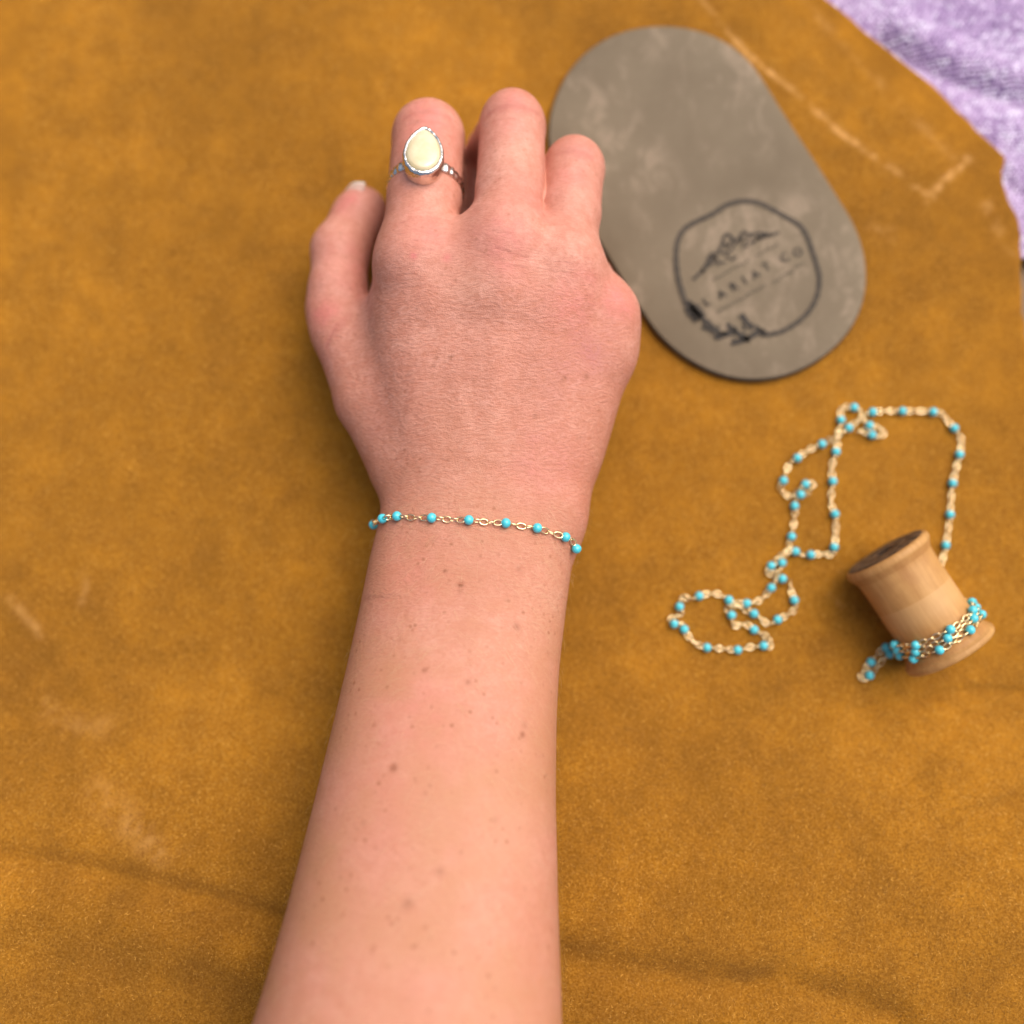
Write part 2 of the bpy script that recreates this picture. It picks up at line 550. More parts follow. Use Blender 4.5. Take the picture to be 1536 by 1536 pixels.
def build_cloth():
    """woven heather cloth showing past the hide's corner"""
    x0, x1 = 7.0, 19.0
    y0, y1 = 8.2, 20.0

    def cz(x, y):
        z = -0.42 + 0.10 * vnoise(x, y, 2.4, 61) + 0.05 * vnoise(x, y, 0.9, 62)
        for pts, w, h in ((([(1330, 60), (1380, 95), (1440, 120), (1500, 140), (1600, 165)]), 0.40, -0.32),
                          (([(1350, 40), (1440, 85), (1560, 120)]), 0.6, 0.20),
                          (([(1400, 165), (1480, 185), (1600, 215)]), 0.5, 0.14),
                          (([(1505, 262), (1530, 290), (1580, 330)]), 0.25, -0.15)):
            pw = [tuple(at(a, b, -0.4)[:2]) for a, b in pts]
            z = z + h * np.exp(-(seg_dist(x, y, pw) / w) ** 2)
        return z
    nx, ny = 120, 120
    X, Y = np.meshgrid(np.linspace(x0, x1, nx), np.linspace(y0, y1, ny))
    V = np.stack([X, Y, cz(X, Y) - 0.06], -1).reshape(-1, 3)
    i = (np.arange(ny - 1)[:, None] * nx + np.arange(nx - 1)[None, :]).ravel()
    cloth = obj('woven_blanket', V, np.stack([i, i + 1, i + nx + 1, i + nx], 1), M_YARN)
    tag(cloth, 'lilac and purple flecked woven blanket showing past the hide corner', 'blanket')
    add_attr(cloth.data, 'shade', np.full(len(V), 0.22))
    # yarn loops of the weave
    pu, pv = 0.17, 0.13
    gx, gy = np.meshgrid(np.arange(x0, x1, pu), np.arange(y0, y1, pv))
    gx = gx + (np.arange(gx.shape[0]) % 2)[:, None] * pu / 2
    gx, gy = gx.ravel() + RNG.normal(0, 0.012, gx.size), gy.ravel() + RNG.normal(0, 0.01, gx.size)
    n = len(gx)
    th, ph = np.linspace(0, 2 * np.pi, 8, endpoint=False), np.array([0.35, 0.9, 1.5])
    base = [(0, 0, 1.0)]
    for p in ph:
        base += [(math.sin(p) * math.cos(t), math.sin(p) * math.sin(t), math.cos(p)) for t in th]
    base = np.array(base)
    f = [(0, 1 + k, 1 + (k + 1) % 8, 1 + (k + 1) % 8) for k in range(8)]
    tri = [(0, 1 + k, 1 + (k + 1) % 8) for k in range(8)]
    for r in range(2):
        o = 1 + r * 8
        for k in range(8):
            a, b, c, d = o + k, o + 8 + k, o + 8 + (k + 1) % 8, o + (k + 1) % 8
            tri += [(a, b, c), (a, c, d)]
    tri = np.array(tri)
    rot = RNG.normal(0.25, 0.25, n)
    sx, sy, sz = RNG.uniform(0.085, 0.115, n), RNG.uniform(0.055, 0.075, n), RNG.uniform(0.05, 0.10, n)
    bx, by = base[None, :, 0] * sx[:, None], base[None, :, 1] * sy[:, None]
    P = np.stack([gx[:, None] + bx * np.cos(rot)[:, None] - by * np.sin(rot)[:, None],
                  gy[:, None] + bx * np.sin(rot)[:, None] + by * np.cos(rot)[:, None],
                  cz(gx, gy)[:, None] - 0.06 + base[None, :, 2] * sz[:, None]], -1).reshape(-1, 3)
    FT = (np.arange(n)[:, None, None] * len(base) + tri[None]).reshape(-1, 3)
    y = obj('yarn_loop', P, FT, M_YARN, cloth)
    y['kind'] = 'stuff'
    sh = 0.74 + 0.12 * vnoise(gx, gy, 0.5, 71) + 0.10 * vnoise(gx, gy, 1.6, 72) + RNG.normal(0, 0.12, n)
    sh = np.where(RNG.uniform(size=n) < 0.08, 1.0, sh)
    sh = np.where(RNG.uniform(size=n) < 0.05, 0.3, sh)
    add_attr(y.data, 'shade', np.repeat(np.clip(sh, 0, 1), len(base)))


build_cloth()

# ------------------------------------------------------------------ the person's forearm and hand
ROWS = [  # py, left px, right px, centre height, half thickness
    (2200, 190, 862, 7.9, 3.55), (1950, 258, 856, 6.9, 3.45), (1720, 315, 850, 5.9, 3.25), (1600, 355, 848, 5.4, 3.1), (1500, 390, 845, 5.0, 2.95), (1360, 431, 840, 4.5, 2.7),
    (1200, 472, 836, 3.95, 2.5), (1080, 501, 837, 3.55, 2.3), (1000, 520, 841, 3.25, 2.15), (880, 546, 855, 2.8, 1.95),
    (830, 556, 862, 2.68, 1.86), (785, 568, 869, 2.6, 1.82), (740, 573, 886, 2.55, 1.83), (700, 572, 903, 2.55, 1.9),
    (640, 560, 918, 2.55, 2.05), (560, 546, 935, 2.6, 2.32), (480, 548, 938, 2.65, 2.5), (420, 560, 915, 2.65, 2.5), (380, 572, 890, 2.65, 2.2)]


def loft_tables():
    yy, cx, a, cz, b = [], [], [], [], []
    for py, l, r, z, t in ROWS:
        pl, pr = at(l, py, z), at(r, py, z)
        yy.append(pl[1]); cx.append((pl[0] + pr[0]) / 2); a.append((pr[0] - pl[0]) / 2 * 0.985); cz.append(z); b.append(t)
    Y = np.linspace(yy[0], yy[-1], 400)
    k = np.exp(-np.linspace(-2, 2, 25) ** 2); k /= k.sum()
    out = []
    for t in (cx, a, cz, b):
        v = np.interp(Y, yy, t)
        v = np.convolve(np.pad(v, 12, mode='reflect', reflect_type='odd'), k, 'valid')
        out.append(v)
    return Y, out


LY, (LCX, LA, LCZ, LB) = loft_tables()


def smin(a, b, k):
    h = np.clip(0.5 + 0.5 * (b - a) / k, 0, 1)
    return b * (1 - h) + a * h - k * h * (1 - h)


def cone(P, a, b, ra, rb):
    ab = b - a
    t = np.clip(((P - a) @ ab) / (ab @ ab), 0, 1)
    q = P - a - t[:, None] * ab
    return np.sqrt((q * q).sum(1)) - (ra + (rb - ra) * t)


def jp(px, py, z, rp):
    return np.array(at(px, py, z)), pixr(px, py, z, rp)


CH = {   # joints: photograph pixel, height, radius in photograph pixels
    'index': [(624, 392, 4.30, 55), (637, 300, 4.0, 55), (643, 208, 3.45, 53), (652, 226, 1.55, 44), (672, 320, 0.95, 38)],
    'middle': [(758, 366, 4.50, 56), (765, 285, 4.25, 51), (769, 192, 3.65, 49), (742, 232, 1.60, 44), (740, 330, 0.95, 38)],
    'ring': [(838, 398, 4.15, 52), (853, 320, 3.95, 48), (861, 256, 3.45, 46), (846, 292, 1.60, 42), (830, 380, 0.95, 37)],
    'pinky': [(899, 476, 3.2, 49), (880, 425, 2.5, 40), (858, 396, 1.75, 36), (838, 450, 0.85, 32)],
    'thumb': [(596, 690, 2.5, 36), (552, 600, 2.45, 43), (516, 502, 2.2, 42), (507, 438, 2.05, 42), (511, 376, 1.9, 42), (538, 326, 1.55, 38), (544, 317, 1.5, 36)],
}
CHW = {k: [jp(*j) for j in v] for k, v in CH.items()}
META = [  # metacarpals under the skin of the back of the hand
    ((655, 700, 2.9, 46), (624, 400, 4.1, 52)), ((705, 710, 3.0, 46), (756, 375, 4.35, 52)),
    ((765, 710, 2.9, 46), (838, 405, 4.05, 50)), ((828, 705, 2.6, 44), (896, 520, 3.1, 48))]
META += [((634, 396, 4.15, 50), (756, 382, 4.42, 52)), ((756, 382, 4.42, 52), (838, 408, 4.05, 50)), ((838, 408, 4.05, 50), (892, 466, 3.25, 42)), ((660, 450, 4.0, 52), (752, 440, 4.2, 54)), ((752, 440, 4.2, 54), (830, 460, 3.9, 52))]
METAW = [(jp(*a), jp(*b)) for a, b in META]
BUMPS = [(jp(756, 356, 4.52, 50), 0.6), (jp(628, 380, 4.15, 46), 0.6), (jp(842, 400, 4.08, 46), 0.6), (jp(906, 474, 3.3, 43), 0.6), (jp(900, 525, 3.1, 44), 0.7),
         (jp(768, 178, 3.75, 42), 0.2), (jp(862, 245, 3.55, 40), 0.2), (jp(643, 198, 3.5, 46), 0.2),
         (jp(818, 775, 2.85, 50), 0.8), (jp(492, 462, 2.05, 30), 0.5)]


RIDGES = [([tuple(at(x, y, 4.6)[:2]) for x, y in p], w, h) for p, w, h in (
    ([(705, 680), (676, 540), (640, 430)], 0.17, 0.035), ([(735, 680), (748, 540), (757, 430)], 0.17, 0.05), ([(775, 680), (805, 560), (836, 450)], 0.17, 0.045),
    ([(800, 690), (850, 590), (893, 510)], 0.16, 0.03), ([(772, 700), (795, 650), (840, 575), (884, 528)], 0.20, -0.05), ([(712, 640), (700, 520), (695, 430)], 0.22, -0.03),
    ([(606, 640), (622, 560), (680, 505)], 0.10, 0.025), ([(780, 610), (740, 560), (735, 500)], 0.09, 0.02))]


def sdf(P):
    y = P[:, 1]
    cx, a, cz, b = (np.interp(y, LY, t) for t in (LCX, LA, LCZ, LB))
    n = 2.25
    rho = ((np.abs(P[:, 0] - cx) / a) ** n + (np.abs(P[:, 2] - cz) / b) ** n) ** (1 / n)
    body = (rho - 1) * np.minimum(a, b)
    over = y - LY[-1]
    body = np.where(over > 0, np.sqrt(np.maximum(body, 0) ** 2 + over ** 2) + np.minimum(body, 0) * 0, body)
    body = np.maximum(body, (over - 0.0)) if False else body
    under = LY[0] - y
    body = np.maximum(body, under)
    hand = y > at(768, 900, 3)[1]
    d = body.copy()
    if hand.any():
        Q = P[hand]
        bd = body[hand]
        for (pa, ra), (pb, rb) in METAW:
            bd = smin(bd, cone(Q, pa, pb, ra, rb), 0.62)
        f = None
        for k in ('index', 'middle', 'ring', 'pinky'):
            c = None
            J = CHW[k]
            for i in range(len(J) - 1):
                e = cone(Q, J[i][0], J[i + 1][0], J[i][1], J[i + 1][1])
                c = e if c is None else smin(c, e, 0.10)
            f = c if f is None else smin(f, c, 0.05)
        bd = smin(bd, f, 0.38)
        for (p, r), k in BUMPS:
            e = np.sqrt(((Q - p) ** 2).sum(1)) - r
            bd = smin(bd, e, k)
        c = None
        J = CHW['thumb']
        base = None
        for i in range(len(J) - 1):
            e = cone(Q, J[i][0], J[i + 1][0], J[i][1], J[i + 1][1])
            if i < 2:
                base = e if base is None else smin(base, e, 0.25)
            else:
                c = e if c is None else smin(c, e, 0.25)
        bd = smin(smin(bd, base, 0.95), smin(c, base, 0.3), 0.26)
        # soft extensor tendons and hollows on the back of the hand
        bd = bd - 0.035 * np.exp(-((Q[:, 2] - 4.2) / 1.2) ** 2) * vnoise(Q[:, 0] + 0.18 * Q[:, 1], Q[:, 1] * 0.28, 1.15, 41)
        top = np.clip((Q[:, 2] - 3.2) / 0.8, 0, 1)
        for p, w, h in RIDGES:
            bd = bd - 0.36 * h * top * np.exp(-(seg_dist(Q[:, 0], Q[:, 1], p) / (w * 1.5)) ** 2)
        d[hand] = bd
    return d


def march(px, py):
    """point of the arm's skin at a photograph pixel"""
    u, v = (px - 768) / FPX, -(py - 768) / FPX
    r = np.array([u, v * CT + ST, v * ST - CT])
    r /= np.linalg.norm(r)
    s = 15.0
    for _ in range(140):
        p = CAM + r * s
        d = float(sdf(p[None])[0])
        if abs(d) < 0.002 or p[2] < 0:
            break
        s += d * 0.6
    return p


def normal_at(p):
    e = 0.02
    g = np.array([float(sdf((p + e * k)[None])[0] - sdf((p - e * k)[None])[0]) for k in np.eye(3)])
    return g / np.linalg.norm(g)


def isosurface(lo, hi, h):
    B = 8
    n = (np.ceil((hi - lo) / h / B).astype(int)) * B
    D = np.ones(n + 1, np.float32)
    nb = n // B
    bi = np.stack(np.meshgrid(*[np.arange(k) for k in nb], indexing='ij'), -1).reshape(-1, 3)
    cen = lo + (bi * B + B / 2) * h
    dc = sdf(cen)
    act = np.abs(dc) < h * B * 1.3
    for b, d0 in zip(bi[~act], dc[~act]):
        if d0 < 0:
            D[b[0] * B:(b[0] + 1) * B + 1, b[1] * B:(b[1] + 1) * B + 1, b[2] * B:(b[2] + 1) * B + 1] = -1
    loc = np.stack(np.meshgrid(*[np.arange(B + 1)] * 3, indexing='ij'), -1).reshape(-1, 3)
    ab = bi[act]
    for c in np.array_split(np.arange(len(ab)), max(1, len(ab) // 400)):
        idx = (ab[c][:, None, :] * B + loc[None]).reshape(-1, 3)
        D[idx[:, 0], idx[:, 1], idx[:, 2]] = sdf(lo + idx * h)
    # surface nets
    neg = D < 0
    m = np.zeros(n, np.int8)
    offs = [(i, j, k) for i in (0, 1) for j in (0, 1) for k in (0, 1)]
    for i, j, k in offs:
        m += neg[i:i + n[0], j:j + n[1], k:k + n[2]]
    cells = np.argwhere((m > 0) & (m < 8))
    idm = np.full(n, -1, np.int64)
    idm[cells[:, 0], cells[:, 1], cells[:, 2]] = np.arange(len(cells))
    acc = np.zeros((len(cells), 3)); cnt = np.zeros(len(cells))
    for a in offs:
        for ax in range(3):
            if a[ax]:
                continue
            b = list(a); b[ax] = 1
            da = D[cells[:, 0] + a[0], cells[:, 1] + a[1], cells[:, 2] + a[2]]
            db = D[cells[:, 0] + b[0], cells[:, 1] + b[1], cells[:, 2] + b[2]]
            x = (da < 0) != (db < 0)
            t = np.where(x, da / np.where(x, da - db, 1), 0)
            p = np.array(a, float)[None] + 0
            p = np.repeat(p, len(cells), 0)
            p[:, ax] = t
            acc[x] += p[x]; cnt[x] += 1
    V = lo + (cells + acc / cnt[:, None]) * h
    F = []
    for ax in range(3):
        u, v = (ax + 1) % 3, (ax + 2) % 3
        sl = [slice(0, n[k]) for k in range(3)]
        s0 = list(sl); s1 = list(sl)
        s1[ax] = slice(1, n[ax] + 1)
        a, b = neg[tuple(s0)], neg[tuple(s1)]
        e = np.argwhere(a != b)
        e = e[(e[:, u] > 0) & (e[:, v] > 0)]
        q = []
        for du, dv in ((1, 1), (0, 1), (0, 0), (1, 0)):
            c = e.copy(); c[:, u] -= du; c[:, v] -= dv
            q.append(idm[c[:, 0], c[:, 1], c[:, 2]])
        q = np.stack(q, 1)
        flip = ~a[e[:, 0], e[:, 1], e[:, 2]]
        q[flip] = q[flip][:, ::-1]
        F.append(q[(q >= 0).all(1)])
    F = np.concatenate(F)
    for _ in range(2):   # settle the vertices on the surface
        e = h * 0.25
        d0 = sdf(V)
        g = np.stack([(sdf(V + e * k) - d0) / e for k in np.eye(3)], 1)
        V = V - np.clip(d0 / np.maximum((g * g).sum(1), 0.2), -h, h)[:, None] * g
    return V, F


MOLES = [(691, 877, .075, 1), (668, 856, .05, .9), (721, 870, .035, .8), (590, 1152, .09, .9), (784, 1102, .065, .9), (787, 1088, .09, .35),
         (775, 940, .10, .6), (637, 1005, .055, .8), (702, 1023, .06, .6), (612, 1356, .13, .5), (660, 1307, .09, .45), (560, 1088, .05, .5),
         (779, 853, .07, .35), (760, 900, .05, .3), (690, 887, .06, .5), (742, 1230, .09, .3), (545, 1235, .06, .35),
         (655, 538, .05, .8), (676, 536, .06, .9), (650, 549, .045, .8), (777, 445, .035, .8), (847, 567, .06, .7), (880, 565, .07, .7),
         (803, 624, .06, .7), (845, 570, .05, .5), (702, 690, .05, .45), (728, 500, .045, .4), (711, 572, .05, .5), (650, 812, .05, .4),
         (566, 616, .05, .45), (595, 688, .04, .5), (672, 690, .05, .5), (858, 800, .04, .5), (678, 318, .04, .45), (612, 560, .04, .4),
         (822, 980, .06, .3), (600, 960, .05, .4), (842, 1165, .12, .25), (655, 1120, .05, .3), (568, 640, .04, .3)]


def build_arm():
    h = 0.062
    V, F = isosurface(np.array([-11.0, -26.0, 0.02]), np.array([4.4, 13.6, 11.8]), h)
    o = at(720, 600, 0)
    arm = obj('person', V, F, M_SKIN, None, o)
    tag(arm, 'bare freckled forearm and closed hand of a person reaching in, knuckles up', 'person')
    N = len(V)

    def blob(lst):
        r = np.zeros(N)
        for px, py, w, s in lst:
            c = march(px, py)
            r = np.maximum(r, s * np.exp(-((V - c) ** 2).sum(1) / (w * w)))
        return r
    jit = 0.75 + 0.35 * vnoise(V[:, 0], V[:, 1], 0.28, 21) + 0.3 * vnoise(V[:, 0], V[:, 1], 0.8, 22)
    add_attr(arm.data, 'mole', np.clip(blob(MOLES) * 1.05, 0, 1))
    red = blob([(640, 200, .7, .35), (770, 200, .6, .3), (860, 270, .6, .3), (520, 400, .8, .35), (760, 352, .75, .38), (760, 395, .5, .3), (640, 345, .6, .25), (930, 450, .55, .45), (640, 165, .5, .55), (775, 150, .45, .3), (870, 225, .4, .25),
                (485, 470, .5, .5), (525, 300, .5, .4), (880, 420, .5, .25), (860, 455, .7, .3), (620, 384, .085, 1.0), (671, 386, .12, .55), (640, 225, .6, .35),
                (640, 1080, 1.2, .18), (580, 1180, .8, .12), (620, 860, 1.0, .2), (820, 700, 1.2, .18), (800, 300, .6, .15)])
    add_attr(arm.data, 'red', np.clip(red * jit * 1.5, 0, 1))
    add_attr(arm.data, 'mauve', np.clip(blob([(885, 525, .60, .6), (855, 552, .5, .5), (905, 500, .4, .4), (830, 590, .3, .25), (815, 612, .28, .28), (798, 650, .26, .25), (783, 690, .26, .2), (560, 640, .3, .2), (555, 740, .35, .3), (490, 540, .5, .3)]) * jit, 0, 1))
    add_attr(arm.data, 'pale', np.clip(blob([(775, 215, .6, .45), (865, 290, .5, .35), (700, 430, .7, .25), (690, 330, .5, .2), (830, 900, .8, .25), (800, 1250, 1.0, .2),
                                              (510, 400, .5, .3), (560, 500, .5, .2)]) * jit, 0, 1))
    yk = at(768, 700, 4)[1]
    tan = 1 / (1 + np.exp((V[:, 1] - yk) / 1.4))
    add_attr(arm.data, 'tan', np.clip(tan * (0.66 + 0.30 * vnoise(V[:, 0], V[:, 1], 1.3, 25) + 0.15 * vnoise(V[:, 0], V[:, 1], 0.4, 26)), 0, 1))
    y0, y1 = at(768, 900, 4)[1], at(768, 470, 4)[1]
    line = np.exp(-(((V[:, 1] - (y0 + y1) / 2) / ((y1 - y0) * 0.55)) ** 4)) + 0.42
    add_attr(arm.data, 'line', np.clip(line, 0, 1))
    # the folds of skin over the knuckles and round the wrist
    cr = np.zeros(N)
    for pts, w, s in ([([(732, 172), (760, 160), (785, 161), (808, 172)], .05, 1.0), ([(750, 168), (795, 169)], .04, .7), ([(740, 183), (770, 178)], .035, .5),
                       ([(606, 178), (640, 168), (676, 178)], .05, .9), ([(614, 187), (645, 182), (670, 188)], .04, .6), ([(835, 232), (862, 226), (888, 238)], .045, .6),
                       ([(745, 372), (770, 382), (790, 388)], .03, .7), ([(742, 392), (765, 400), (785, 402)], .03, .6), ([(738, 345), (760, 352)], .03, .5),
                       ([(625, 330), (660, 335)], .03, .4), ([(615, 345), (655, 352)], .03, .45), ([(620, 360), (660, 366)], .03, .4),
                       ([(505, 488), (498, 500), (490, 520)], .05, .9), ([(515, 478), (505, 500)], .04, .6),
                       ([(540, 440), (520, 478), (502, 505)], .05, .5),
                       ([(690, 318), (702, 310), (712, 316)], .05, .5), ([(815, 322), (822, 332)], .05, .5),
                       ([(862, 452), (885, 446)], .03, .4), ([(866, 468), (888, 466)], .03, .4), ([(620, 372), (650, 376)], .03, .4), ([(600, 335), (640, 326), (676, 332)], .03, .35), ([(838, 392), (858, 396)], .03, .4), ([(842, 410), (864, 412)], .03, .4)]):
        W = [march(*p) for p in pts]
        for a, b in zip(W[:-1], W[1:]):
            ab = b - a
            t = np.clip(((V - a) @ ab) / (ab @ ab), 0, 1)
            d2 = ((V - a - t[:, None] * ab) ** 2).sum(1)
            cr = np.maximum(cr, s * np.exp(-d2 / (w * w * 2.5)))
    add_attr(arm.data, 'crease', cr)

    # thumbnail: a curved plate on the thumb's end
    tip = CHW['thumb'][-1][0]
    ax = CHW['thumb'][-1][0] - CHW['thumb'][-3][0]
    ax /= np.linalg.norm(ax)
    up = np.array([-0.62, 0.25, 0.74])
    up -= ax * (up @ ax); up /= np.linalg.norm(up)
    sd_ = np.cross(ax, up)
    r = CHW['thumb'][-1][1]

    def plate(u0, u1, lift, wid, thick):
        vs_, fs = [], []
        nu, nv = 9, 11
        for lay in (0, 1):
            for i in range(nu):
                for j in range(nv):
                    t = u0 + (u1 - u0) * i / (nu - 1)
                    ph = (-1 + 2 * j / (nv - 1))
                    round_ = math.sqrt(max(0.0, 1 - max(0, (t - 0.45) / 0.40) ** 2)) if t > 0.45 else 1 - 0.25 * max(0, (-0.15 - t) / 0.45) ** 2
                    a = ph * wid * max(0.35, round_)
                    p = tip + ax * t * r * 1.35
                    rr = r * (1.01 + lift - 0.28 * max(0, t) ** 2)
                    vs_.append(p + (up * math.cos(a) + sd_ * math.sin(a)) * (rr - lay * thick))
        g = lambda l, i, j: l * nu * nv + i * nv + j
        for i in range(nu - 1):
            for j in range(nv - 1):
                fs.append((g(0, i, j), g(0, i + 1, j), g(0, i + 1, j + 1), g(0, i, j + 1)))
                fs.append((g(1, i, j), g(1, i, j + 1), g(1, i + 1, j + 1), g(1, i + 1, j)))
        for i in range(nu - 1):
            fs.append((g(0, i, 0), g(1, i, 0), g(1, i + 1, 0), g(0, i + 1, 0)))
            fs.append((g(0, i, nv - 1), g(0, i + 1, nv - 1), g(1, i + 1, nv - 1), g(1, i, nv - 1)))
        for j in range(nv - 1):
            fs.append((g(0, 0, j), g(0, 0, j + 1), g(1, 0, j + 1), g(1, 0, j)))
            fs.append((g(0, nu - 1, j), g(1, nu - 1, j), g(1, nu - 1, j + 1), g(0, nu - 1, j + 1)))
        return vs_, fs
    v_, f_ = plate(-0.60, 0.40, 0.045, 0.72, 0.03)
    nail = obj('fingernail', v_, f_, M_NAIL, arm, tip)
    v_, f_ = plate(0.39, 0.50, 0.048, 0.62, 0.03)
    obj('nail_tip', v_, f_, M_NAILTIP, nail, tip).location = (0, 0, 0)
    # fine pale hairs along the forearm
    n = 1700
    sel = np.where((V[:, 1] < at(768, 760, 3)[1]) & (V[:, 1] > -14) & (V[:, 2] > 2.2))[0]
    pk = RNG.choice(sel, n)
    P0 = V[pk]
    e = 0.02
    d0 = sdf(P0)
    g = np.stack([(sdf(P0 + e * k) - d0) / e for k in np.eye(3)], 1)
    g /= np.linalg.norm(g, axis=1)[:, None]
    L = RNG.uniform(0.25, 0.6, n)[:, None]
    t1 = np.stack([np.where(P0[:, 0] < -1.5, -0.6, 0.5) + RNG.normal(0, .25, n), -0.7 + RNG.normal(0, .3, n), RNG.normal(0, .1, n)], 1)
    t1 -= g * (t1 * g).sum(1)[:, None]
    t1 /= np.linalg.norm(t1, axis=1)[:, None]
    Q1 = P0 + t1 * L * .5 + g * L * .22
    Q2 = P0 + t1 * L + g * L * .22
    wv = np.cross(t1, g) * 0.0017
    PP = np.stack([P0 - wv, P0 + wv, Q1 - wv, Q1 + wv, Q2 - wv * .3, Q2 + wv * .3], 1).reshape(-1, 3)
    k = np.arange(n)[:, None] * 6
    FQ = np.concatenate([k + np.array([[0, 1, 3, 2]]), k + np.array([[2, 3, 5, 4]])])
    hair = obj('arm_hair', PP, FQ, M_HAIR, arm)
    hair['kind'] = 'stuff'


M_HAIR = mat_simple('pale_hair', (0.50, 0.30, 0.15), (0.62, 0.42, 0.24), 200, 0.4)
build_arm()


# ------------------------------------------------------------------ ring on the index finger
def grid_faces(nu, nv, closed_v=True, closed_u=False):
    fs = []
    for i in range(nu if closed_u else nu - 1):
        for j in range(nv if closed_v else nv - 1):
            a, b = i * nv + j, ((i + 1) % nu) * nv + j
            c, d = ((i + 1) % nu) * nv + (j + 1) % nv, i * nv + (j + 1) % nv
            fs.append((a, b, c, d))
    return fs


def build_ring():
    J = CHW['index']
    a0, a1 = J[1][0], J[2][0]
    ax = (a1 - a0) / np.linalg.norm(a1 - a0)
    t = 0.16
    c = a0 + (a1 - a0) * t
    rf = J[1][1] + (J[2][1] - J[1][1]) * t
    up = np.array([0.05, 0, 1.0]); up -= ax * (up @ ax); up /= np.linalg.norm(up)
    sd_ = np.cross(ax, up)                    # towards the right hand side
    root = empty('ring', c - np.array([0, 0, rf]), 'hammered silver ring with cream teardrop stone worn on the index finger', 'ring')
    # band: closed loop with flat inside and notched outside
    vs_, nu = [], 120
    prof = [(-1, 0), (-1, .7), (-.6, 1), (.6, 1), (1, .7), (1, 0)]
    for i in range(nu):
        p = 2 * math.pi * i / nu
        near = max(0.0, math.cos(p))
        w = 0.12 + 0.06 * near ** 3
        th = 0.08 + 0.03 * near ** 2 + 0.022 * math.sin(p * 34) * (1 if near > .05 else .2)
        for s, q in prof:
            r = rf + 0.015 + th * q
            k = ax * s * w + (up * math.cos(p) + sd_ * math.sin(p) * 0.965) * r
            vs_.append(c + k)
    obj('band', vs_, grid_faces(nu, len(prof), True, True), M_SILVER, root, c)

    # teardrop outline, point towards the fingertip
    def tear(n=64):
        o = []
        for i in range(n):
            a = 2 * math.pi * i / n
            y = math.cos(a)
            x = math.sin(a) * (math.sin((a if a <= math.pi else 2 * math.pi - a) / 2) ** 0.42)
            o.append((x, y))
        return np.array(o)
    T = tear()
    bc = c + up * (rf + 0.02) + ax * 0.10 - sd_ * 0.02
    n = len(T)

    def rings(levels):
        v = []
        for sx, sy, zz, nz in levels:
            for i, (x, y) in enumerate(T):
                j = 1 + nz * math.sin(i * 2.7) * math.cos(i * 1.3)
                v.append(bc + sd_ * x * sx * j + ax * (y * sy) * j + up * (zz + nz * 0.5 * math.sin(i * 1.9)))
        return v
    W, L = 0.61, 0.82
    lev = [(W * .96, L * .96, -0.10, 0), (W * 1.0, L * 1.0, 0.10, .008), (W * 1.0, L, 0.33, .014), (W * .97, L * .97, 0.40, .012), (W * .89, L * .905, 0.425, .014),
           (W * .80, L * .83, 0.40, .006), (W * .795, L * .825, 0.30, 0)]
    v = rings(lev)
    f = grid_faces(len(lev), n, True)
    f = [tuple(reversed(q)) for q in f]
    obj('bezel', v, f, M_SILVER, root, bc)
    lev = [(W * .798, L * .828, 0.29, 0), (W * .79, L * .82, 0.405, 0), (W * .70, L * .72, 0.45, 0), (W * .45, L * .46, 0.475, 0), (W * .18, L * .18, 0.485, 0)]
    v = rings(lev)
    f = [tuple(reversed(q)) for q in grid_faces(len(lev), n, True)]
    v.append(bc + up * 0.486)
    o = (len(lev) - 1) * n
    f += [(o + i, o + (i + 1) % n, len(v) - 1) for i in range(n)]
    obj('stone', v, f, M_STONE, root, bc)


build_ring()


# ------------------------------------------------------------------ bead chains
def link_mesh(name, lx, ly, wire, nu=14, nv=6):
    v = []
    for i in range(nu):
        a = 2 * math.pi * i / nu
        ca, sa = math.cos(a), math.sin(a)
        cx, cy = (lx - wire) * math.copysign(abs(ca) ** 0.85, ca), (ly - wire) * math.copysign(abs(sa) ** 0.85, sa)
        nx, ny = ca / lx, sa / ly
        q = math.hypot(nx, ny); nx /= q; ny /= q
        for j in range(nv):
            b = 2 * math.pi * j / nv
            v.append((cx + nx * wire * math.cos(b), cy + ny * wire * math.cos(b), wire * 0.9 * math.sin(b)))
    f = [tuple(reversed(q)) for q in grid_faces(nu, nv, True, True)]
    return new_mesh(name, v, f)


def bead_mesh(name, r, nu=16, nv=10):
    """a drilled rondelle: a sphere with sunk ends where the wire passes"""
    v = []
    for i in range(nv + 1):
        t = math.pi * (0.09 + 0.82 * i / nv)
        for j in range(nu):
            a = 2 * math.pi * j / nu
            v.append((-r * 0.95 * math.cos(t), r * math.sin(t) * math.cos(a), r * math.sin(t) * math.sin(a)))
    f = [tuple(reversed(q)) for q in grid_faces(nv + 1, nu, True)]
    for i, s in ((0, 1), (nv, -1)):
        k = len(v)
        v.append(((-0.85 if i == 0 else 0.85) * r * 0.93, 0, 0))
        for j in range(nu):
            q = (i * nu + j, i * nu + (j + 1) % nu, k)
            f.append(q if s == 1 else tuple(reversed(q)))
    return new_mesh(name, v, [tuple(reversed(q)) for q in f])


PITCH = 0.185
LINK = link_mesh('link', 0.130, 0.094, 0.022)
LINK.materials.append(M_GOLD)
BEAD = bead_mesh('bead', 0.130)
BEAD.materials.append(M_BEAD)


def frame(t, up, roll):
    t = t / np.linalg.norm(t)
    n = up - t * (up @ t)
    n /= np.linalg.norm(n)
    b = np.cross(n, t)
    n2 = n * math.cos(roll) + b * math.sin(roll)
    b2 = np.cross(n2, t)
    return t, b2, n2


